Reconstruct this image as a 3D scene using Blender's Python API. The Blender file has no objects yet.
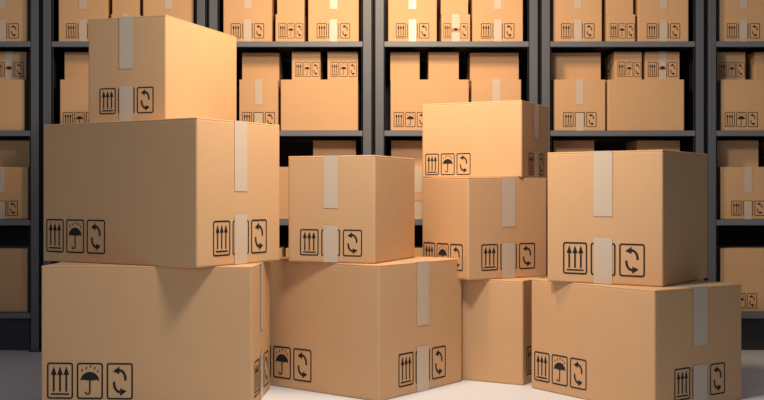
import bpy, bmesh, math, random
from mathutils import Vector, Matrix
random.seed(4)
F=1061.0; CX=382.0; HY=195.0; H=1.2
sc=bpy.context.scene
try:
    sc.view_settings.view_transform='Standard'
    sc.view_settings.look='None'
except Exception: pass

# ---------------- materials ----------------
def mat(name,col,rough=0.8,noise=0.0,scale=6,bump=0.0,spec=0.3,metal=0.0,stretch=(1,1,1)):
    m=bpy.data.materials.new(name); m.use_nodes=True
    nt=m.node_tree; b=nt.nodes['Principled BSDF']
    b.inputs['Base Color'].default_value=(*col,1)
    b.inputs['Roughness'].default_value=rough
    b.inputs['Metallic'].default_value=metal
    b.inputs['Specular IOR Level'].default_value=spec
    tc=nt.nodes.new('ShaderNodeTexCoord'); mp=nt.nodes.new('ShaderNodeMapping')
    mp.inputs['Scale'].default_value=stretch
    nt.links.new(tc.outputs['Object'],mp.inputs['Vector'])
    n=nt.nodes.new('ShaderNodeTexNoise'); n.inputs['Scale'].default_value=scale; n.inputs['Detail'].default_value=5
    nt.links.new(mp.outputs['Vector'],n.inputs['Vector'])
    if noise>0:
        r=nt.nodes.new('ShaderNodeMapRange')
        r.inputs['To Min'].default_value=1-noise; r.inputs['To Max'].default_value=1+noise
        nt.links.new(n.outputs['Fac'],r.inputs['Value'])
        mx=nt.nodes.new('ShaderNodeVectorMath'); mx.operation='SCALE'
        mx.inputs[0].default_value=col
        nt.links.new(r.outputs['Result'],mx.inputs['Scale'])
        nt.links.new(mx.outputs['Vector'],b.inputs['Base Color'])
    if bump>0:
        bp=nt.nodes.new('ShaderNodeBump'); bp.inputs['Strength'].default_value=bump; bp.inputs['Distance'].default_value=0.004
        nt.links.new(n.outputs['Fac'],bp.inputs['Height']); nt.links.new(bp.outputs['Normal'],b.inputs['Normal'])
    return m
M_CARD=mat('cardboard',(0.60,0.368,0.196),0.72,0.04,5,0.12,0.25)
M_TAPE=mat('packing_tape',(0.57,0.47,0.37),0.33,0.02,8,0.0,0.5)
M_INK=mat('black_ink',(0.020,0.018,0.020),0.7,0.1,30,0.0,0.2)
M_STEEL=mat('slate_painted_steel',(0.095,0.104,0.125),0.5,0.06,4,0.0,0.4)
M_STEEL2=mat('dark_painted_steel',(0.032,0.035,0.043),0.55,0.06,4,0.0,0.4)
M_SHELF=mat('shelf_steel',(0.14,0.155,0.185),0.45,0.05,4,0.0,0.4)
M_FLOOR=mat('pale_concrete_floor',(0.72,0.76,0.84),0.5,0.03,1.5,0.05,0.4)
M_WALL=mat('dark_wall_paint',(0.05,0.053,0.06),0.85,0.06,2,0.05,0.2)

# ---------------- carton builder ----------------
def bm_box(bm,lo,hi,mi,bev=0.0,seg=2):
    r=bmesh.ops.create_cube(bm,size=1.0)
    vs=r['verts']; c=[(lo[i]+hi[i])/2 for i in range(3)]; s=[hi[i]-lo[i] for i in range(3)]
    for v in vs: v.co=Vector([c[i]+v.co[i]*s[i] for i in range(3)])
    fs=set(f for v in vs for f in v.link_faces)
    for f in fs: f.material_index=mi
    if bev>0:
        es=list(set(e for v in vs for e in v.link_edges))
        r=bmesh.ops.bevel(bm,geom=es,offset=bev,segments=seg,profile=0.5,affect='EDGES')
        for f in r['faces']: f.material_index=mi

class Face:
    """2D drawing frame on a carton side: origin bottom-left, u right, v up"""
    def __init__(s,bm,o,u,n):
        s.bm=bm; s.o=Vector(o); s.u=Vector(u); s.n=Vector(n); s.v=Vector((0,0,1))
    def poly(s,pts,off=0.0016,mi=2):
        vs=[s.bm.verts.new(s.o+s.u*p[0]+s.v*p[1]+s.n*off) for p in pts]
        f=s.bm.faces.new(vs); f.material_index=mi
        f.normal_update()
        if f.normal.dot(s.n)<0: f.normal_flip()
    def strip(s,a,b,closed=False):
        n=len(a)
        for i in range(n if closed else n-1):
            j=(i+1)%n
            s.poly([a[i],a[j],b[j],b[i]])
def rrect(x0,y0,x1,y1,r,k=4):
    out=[]
    for cx,cy,a0 in ((x1-r,y1-r,0),(x0+r,y1-r,90),(x0+r,y0+r,180),(x1-r,y0+r,270)):
        for i in range(k+1):
            a=math.radians(a0+90*i/k); out.append((cx+r*math.cos(a),cy+r*math.sin(a)))
    return out
def icon(fc,kind,x,y,w,h):
    t=w*0.06
    r=w*0.10
    fc.strip(rrect(x,y,x+w,y+h,r),rrect(x+t,y+t,x+w-t,y+h-t,r*0.5),True)
    P=lambda a,b:(x+a*w,y+b*h)
    asp=w/h
    def rect(a0,b0,a1,b1): fc.poly([P(a0,b0),P(a1,b0),P(a1,b1),P(a0,b1)])
    if kind==0:
        rect(0.15,0.11,0.85,0.155)
        for c in (0.26,0.5,0.74):
            rect(c-0.036,0.20,c+0.036,0.72)
            fc.poly([P(c-0.11,0.66),P(c+0.11,0.66),P(c,0.90)])
    elif kind==1:
        n=12; cy=0.50; R=0.36
        arc=[(0.5+R*math.cos(math.pi*i/n),cy+R*asp*0.95*math.sin(math.pi*i/n)) for i in range(n+1)]
        low=[]
        for i,(a,b) in enumerate(arc):
            ph=(0.5-a)/(2*R)+0.5
            low.append((a,cy+0.035*abs(math.sin(math.pi*ph*3))))
        for i in range(n):
            q=[arc[i],arc[i+1],low[i+1],low[i]]
            if i==0 or i==n-1:
                q=[arc[i],arc[i+1],low[i+1]] if i==0 else [arc[i],arc[i+1],low[i]]
            fc.poly([P(*p) for p in q])
        rect(0.47,0.20,0.53,0.55)
        hk=[(0.415+0.060*math.cos(t_),0.20+0.060*asp*math.sin(t_)) for t_ in [math.pi+math.pi*i/6 for i in range(7)]]
        hk2=[(0.415+0.115*math.cos(t_),0.20+0.115*asp*math.sin(t_)) for t_ in [math.pi+math.pi*i/6 for i in range(7)]]
        fc.strip([P(*p) for p in hk],[P(*p) for p in hk2])
        for a,b in ((0.2,0.80),(0.36,0.86),(0.52,0.90),(0.68,0.86),(0.80,0.78)):
            fc.poly([P(a-0.025,b-0.045),P(a+0.02,b-0.045),P(a+0.035,b+0.03),P(a-0.01,b+0.03)])
    else:
        # two hooked arrows, one curling over to the left, one curling under to the right
        for sg in (1,-1):
            A=[];B=[]
            for i in range(10):
                a=math.radians(-12+100*i/9)
                for Lst,rx,ry in ((A,0.19,0.20),(B,0.28,0.27)):
                    Lst.append((0.5+sg*(-0.02+rx*math.cos(a)),0.5+sg*(0.065+ry*math.sin(a))))
            fc.strip([P(*p) for p in A],[P(*p) for p in B])
            ex,ey=(A[-1][0]+B[-1][0])/2,(A[-1][1]+B[-1][1])/2
            fc.poly([P(ex,ey+0.105),P(ex,ey-0.105),P(ex-sg*0.25,ey-sg*0.03)])

def carton(a,b,h,tape='R',iw=0.12,ih=0.16,long_icons=True,tape_icons=True,tw=0.11,margin=0.05,bot=0.055,name='cardboard_box'):
    bm=bmesh.new()
    fl=0.006; g=0.0025
    bv=min(0.010,0.02*min(a,b,h))
    bm_box(bm,(-a/2,-b/2,0),(a/2,b/2,h-fl),0,bv,3)
    if tape=='L':
        bm_box(bm,(-a/2,-b/2,h-fl-0.006),(-g,b/2,h),0,bv*0.5); bm_box(bm,(g,-b/2,h-fl-0.006),(a/2,b/2,h),0,bv*0.5)
    else:
        bm_box(bm,(-a/2,-b/2,h-fl-0.006),(a/2,-g,h),0,bv*0.5); bm_box(bm,(-a/2,g,h-fl-0.006),(a/2,b/2,h),0,bv*0.5)
    faces={'F':Face(bm,(-a/2,-b/2,0),(1,0,0),(0,-1,0)),
           'B':Face(bm,(a/2,b/2,0),(-1,0,0),(0,1,0)),
           'R':Face(bm,(a/2,-b/2,0),(0,1,0),(1,0,0)),
           'N':Face(bm,(-a/2,b/2,0),(0,-1,0),(-1,0,0))}
    wid={'F':a,'B':a,'R':b,'N':b}
    tf=('F','B') if tape=='L' else ('R','N')
    lf=('R','N') if tape=='L' else ('F','B')
    gap=iw*0.14
    if tape:
        e=0.0030
        for k in tf:
            fc=faces[k]; c=wid[k]/2
            fc.poly([(c-tw/2,h*0.51),(c+tw/2,h*0.51),(c+tw/2,h+0.001),(c-tw/2,h+0.001)],e,1)
            fc.poly([(c-tw/2,0.002),(c+tw/2,0.002),(c+tw/2,h*0.35),(c-tw/2,h*0.35)],e,1)
        z=h+0.001
        if tape=='L': q=[(-tw/2,-b/2-e,z),(tw/2,-b/2-e,z),(tw/2,b/2+e,z),(-tw/2,b/2+e,z)]
        else: q=[(-a/2-e,-tw/2,z),(a/2+e,-tw/2,z),(a/2+e,tw/2,z),(-a/2-e,tw/2,z)]
        f=bm.faces.new([bm.verts.new(p) for p in q]); f.material_index=1
        if tape_icons:
            for k in tf:
                c=wid[k]/2; x0=c-1.5*iw-gap
                for i in range(3): icon(faces[k],i,x0+i*(iw+gap),bot,iw,ih)
    if long_icons:
        k=lf[0]
        for i in range(3): icon(faces[k],i,margin+i*(iw+gap),bot,iw,ih)
    me=bpy.data.meshes.new(name); bm.to_mesh(me); bm.free()
    for m in (M_CARD,M_TAPE,M_INK): me.materials.append(m)
    ob=bpy.data.objects.new(name,me); sc.collection.objects.link(ob)
    return ob

def fit(xc,d,theta,xl,xr,z0,z1,**kw):
    t=math.radians(theta); c,s=math.cos(t),math.sin(t)
    X=(xc-CX)/F*d
    L=(F*X-(xl-CX)*d)/(F*c+(xl-CX)*s)
    R=((xr-CX)*d-F*X)/(F*s-(xr-CX)*c)
    ob=carton(L,R,z1-z0,**kw)
    ctr=Vector((X,d,0))+Vector((-c,s,0))*L/2+Vector((s,c,0))*R/2
    ob.location=(ctr.x,ctr.y,z0); ob.rotation_euler=(0,0,-t)
    return ob

# stacks (left)
fit(252,5.93,3, 41,270, 0,0.800, tape='R',iw=0.150,ih=0.205,bot=0.05,tw=0.10,margin=0.035)
fit(197,5.80,31, 43,280, 0.801,1.626, tape='R',iw=0.150,ih=0.20,tw=0.115,margin=0.03)
fit(166,6.20,18.5, 88,237, 1.627,2.255, tape='L',iw=0.112,ih=0.155,long_icons=False,tw=0.095,bot=0.055)
# middle
fit(379,6.15,38, 254,462, 0,0.793, tape='R',iw=0.150,ih=0.20,tw=0.125,margin=0.0)
fit(375,6.26,22, 288,415, 0.794,1.436, tape='L',iw=0.125,ih=0.16,long_icons=False,tw=0.095,bot=0.04)
# right-middle
fit(523,6.68,30, 440,557, 0,0.66, tape='R',iw=0.15,ih=0.18,tw=0.10,long_icons=False)
fit(468,6.70,58, 422,547, 0.661,1.314, tape='R',iw=0.135,ih=0.17,tw=0.11,margin=0.02)
fit(522,6.90,26, 422,549, 1.315,1.818, tape='R',iw=0.10,ih=0.145,tw=0.10,margin=0.025,bot=0.02)
# right
fit(655,5.79,55, 531,742, 0,0.680, tape='R',iw=0.135,ih=0.18,tw=0.125,margin=0.03)
fit(663,5.98,35, 547,708, 0.681,1.456, tape='L',iw=0.155,ih=0.19,long_icons=False,tw=0.115,bot=0.05)

# ---------------- racks ----------------
D=8.11; PITCH=166.2/F*D
def wx(px): return (px-CX)/F*D
SH=[0.298,1.010,1.692,2.374,3.054]
DEPTH=0.95
def rack(cx):
    bm=bmesh.new()
    w=PITCH-0.012; pw=0.082; pd=0.06
    top=SH[-1]+0.12
    x0=-w/2; x1=w/2
    for sx,xa in ((1,x0),(-1,x1)):
        for yb in (0,DEPTH-pd):
            xx0,xx1=(xa,xa+pw) if sx>0 else (xa-pw,xa)
            yf=yb if yb==0 else DEPTH-0.012
            bm_box(bm,(xx0,yf,0.0),(xx1,yf+0.012,top),0,0.002,1)
            wx0,wx1=(xa,xa+0.010) if sx>0 else (xa-0.010,xa)
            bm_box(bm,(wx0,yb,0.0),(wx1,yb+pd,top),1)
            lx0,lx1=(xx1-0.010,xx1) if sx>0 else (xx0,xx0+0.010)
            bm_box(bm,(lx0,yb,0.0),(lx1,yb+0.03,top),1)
            bm_box(bm,(xx0-0.003,yb-0.006,0),(xx1+0.003,yb+pd,0.014),1)
        px0,px1=(xa+0.012,xa+0.018) if sx>0 else (xa-0.018,xa-0.012)
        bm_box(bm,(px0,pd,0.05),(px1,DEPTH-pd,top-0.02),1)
    for z in SH:
        bm_box(bm,(x0+0.02,0.010,z-0.012),(x1-0.02,DEPTH-0.015,z),2)
        bm_box(bm,(x0+pw-0.006,-0.004,z-0.042),(x1-pw+0.006,0.014,z),2,0.003,1)
        bm_box(bm,(x0+pw-0.006,DEPTH-0.03,z-0.042),(x1-pw+0.006,DEPTH-0.012,z),2)
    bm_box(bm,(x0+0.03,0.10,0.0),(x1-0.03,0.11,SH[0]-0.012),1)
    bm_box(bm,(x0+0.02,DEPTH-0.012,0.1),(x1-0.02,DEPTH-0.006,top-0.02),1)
    me=bpy.data.meshes.new('storage_rack'); bm.to_mesh(me); bm.free()
    for m in (M_STEEL,M_STEEL2,M_SHELF): me.materials.append(m)
    ob=bpy.data.objects.new('storage_rack',me); sc.collection.objects.link(ob)
    ob.location=(cx,D,0)
    return ob

S_=D/F
def rb(left,o0,o1,z,h,setback=0.05,depth=0.5,kind='T',y=0,iw=0.078,ih=0.115,rot=None):
    w=(o1-o0)*S_
    kw=dict(iw=min(iw,w*0.26),ih=ih,tw=0.058,margin=0.025,bot=0.03)
    if kind=='T': ob=carton(w,depth,h,tape='L',long_icons=False,**kw)
    elif kind=='I': ob=carton(w,depth,h,tape='R',**kw)
    elif kind=='P': ob=carton(w,depth,h,tape='R',long_icons=False,**kw)
    elif kind=='S': ob=carton(w,depth,h,tape='L',long_icons=False,tape_icons=False,**kw)
    ob.location=(left+(o0+o1)/2*S_,D+setback+depth/2,z)
    ob.rotation_euler=(0,0,math.radians(random.uniform(-1.0,1.0) if rot is None else rot))
    return ob
posts=[wx(41-166.2+166.2*i) for i in range(7)]
for i in range(6):
    L=posts[i]; rack(L+PITCH/2)
    e=0.001
    z=SH[3]+e
    rb(L,15,64,z,0.50,kind='T')
    rb(L,68,97,z,0.215,kind='I' if i%2==0 else 'T'); rb(L,68.5,96,z+0.216,0.20,kind='P',setback=0.07)
    rb(L,100,151,z,0.50,kind='T')
    z=SH[2]+e; h=0.395; z2=z+h+0.001
    if i in (0,4):
        rb(L,15,67,z,h,kind='T'); rb(L,70,147,z,h,kind='P',depth=0.55)
        rb(L,16,67,z2,0.225,kind='P',setback=0.20,depth=0.4)
        rb(L,79,107,z2,0.225,kind='I',setback=0.14,depth=0.4); rb(L,110,145,z2,0.225,kind='T',setback=0.14,depth=0.4)
    elif i==2:
        rb(L,31,70,z,h,kind='T'); rb(L,73,151,z,h,kind='P',depth=0.55)
        rb(L,31,69,z2,0.225,kind='P',setback=0.20,depth=0.4)
        rb(L,83,112,z2,0.225,kind='I',setback=0.14,depth=0.4); rb(L,119,150,z2,0.225,kind='I',setback=0.14,depth=0.4)
    else:
        rb(L,17,96,z,h,kind='I',depth=0.55); rb(L,99,149,z,h,kind='S' if i==3 else 'T')
        rb(L,17,47,z2,0.225,kind='I' if i==5 else 'P',setback=0.16,depth=0.4)
        rb(L,56,87,z2,0.225,kind='P',setback=0.16,depth=0.4); rb(L,99,149,z2,0.225,kind='P',setback=0.20,depth=0.4)
    z=SH[1]+e; h=0.405; z2=z+h+0.001
    if i%2==0:
        rb(L,17,92,z,h,kind='P',depth=0.55); rb(L,97,151,z,h,kind='T')
        rb(L,18,60,z2,0.21,kind='P',setback=0.20,depth=0.4); rb(L,104,148,z2,0.21,kind='P',setback=0.20,depth=0.4)
    else:
        rb(L,17,72,z,h,kind='T'); rb(L,76,150,z,h,kind='I',depth=0.55)
        rb(L,18,62,z2,0.21,kind='P',setback=0.20,depth=0.4); rb(L,80,145,z2,0.21,kind='P',setback=0.20,depth=0.4)
    z=SH[0]+e
    rb(L,17,74,z,0.49,kind='I' if i==5 else 'P',depth=0.55); rb(L,78,151,z,0.49,kind='P',depth=0.55)

# ---------------- shell ----------------
def slab(name,lo,hi,m):
    bm=bmesh.new(); bm_box(bm,lo,hi,0); me=bpy.data.meshes.new(name); bm.to_mesh(me); bm.free()
    me.materials.append(m); ob=bpy.data.objects.new(name,me); sc.collection.objects.link(ob); return ob
slab('floor',(-8,-4,-0.1),(8,9.4,0),M_FLOOR)
slab('wall_back',(-8,9.2,0.0),(8,9.35,5.0),M_WALL)

# ---------------- lights ----------------
def area(name,loc,tgt,size,en,col):
    l=bpy.data.lights.new(name,'AREA'); l.size=size; l.energy=en; l.color=col
    o=bpy.data.objects.new(name,l); sc.collection.objects.link(o); o.location=loc
    o.rotation_euler=(Vector(tgt)-Vector(loc)).to_track_quat('-Z','Y').to_euler(); return o
area('key_light',(0.15,4.85,3.15),(0,6.9,0.6),0.45,70,(1.0,0.92,0.82))
area('fill_light',(-1.6,0.0,2.2),(-0.3,7.0,0.8),2.0,36,(0.98,0.98,1.0))
area('warm_ceiling_light',(0.0,6.3,3.4),(0,7.8,1.6),0.5,76,(1.0,0.69,0.40))
w=bpy.data.worlds.new('World'); sc.world=w; w.use_nodes=True
w.node_tree.nodes['Background'].inputs[0].default_value=(0.85,0.91,1.0,1)
w.node_tree.nodes['Background'].inputs[1].default_value=0.13

# ---------------- camera ----------------
cd=bpy.data.cameras.new('Camera'); cam=bpy.data.objects.new('Camera',cd); sc.collection.objects.link(cam)
cam.location=(0,0,H); cam.rotation_euler=(math.pi/2,0,0)
cd.sensor_width=36; cd.lens=36*F/764; cd.shift_y=-5/764
cd.clip_end=100
sc.camera=cam
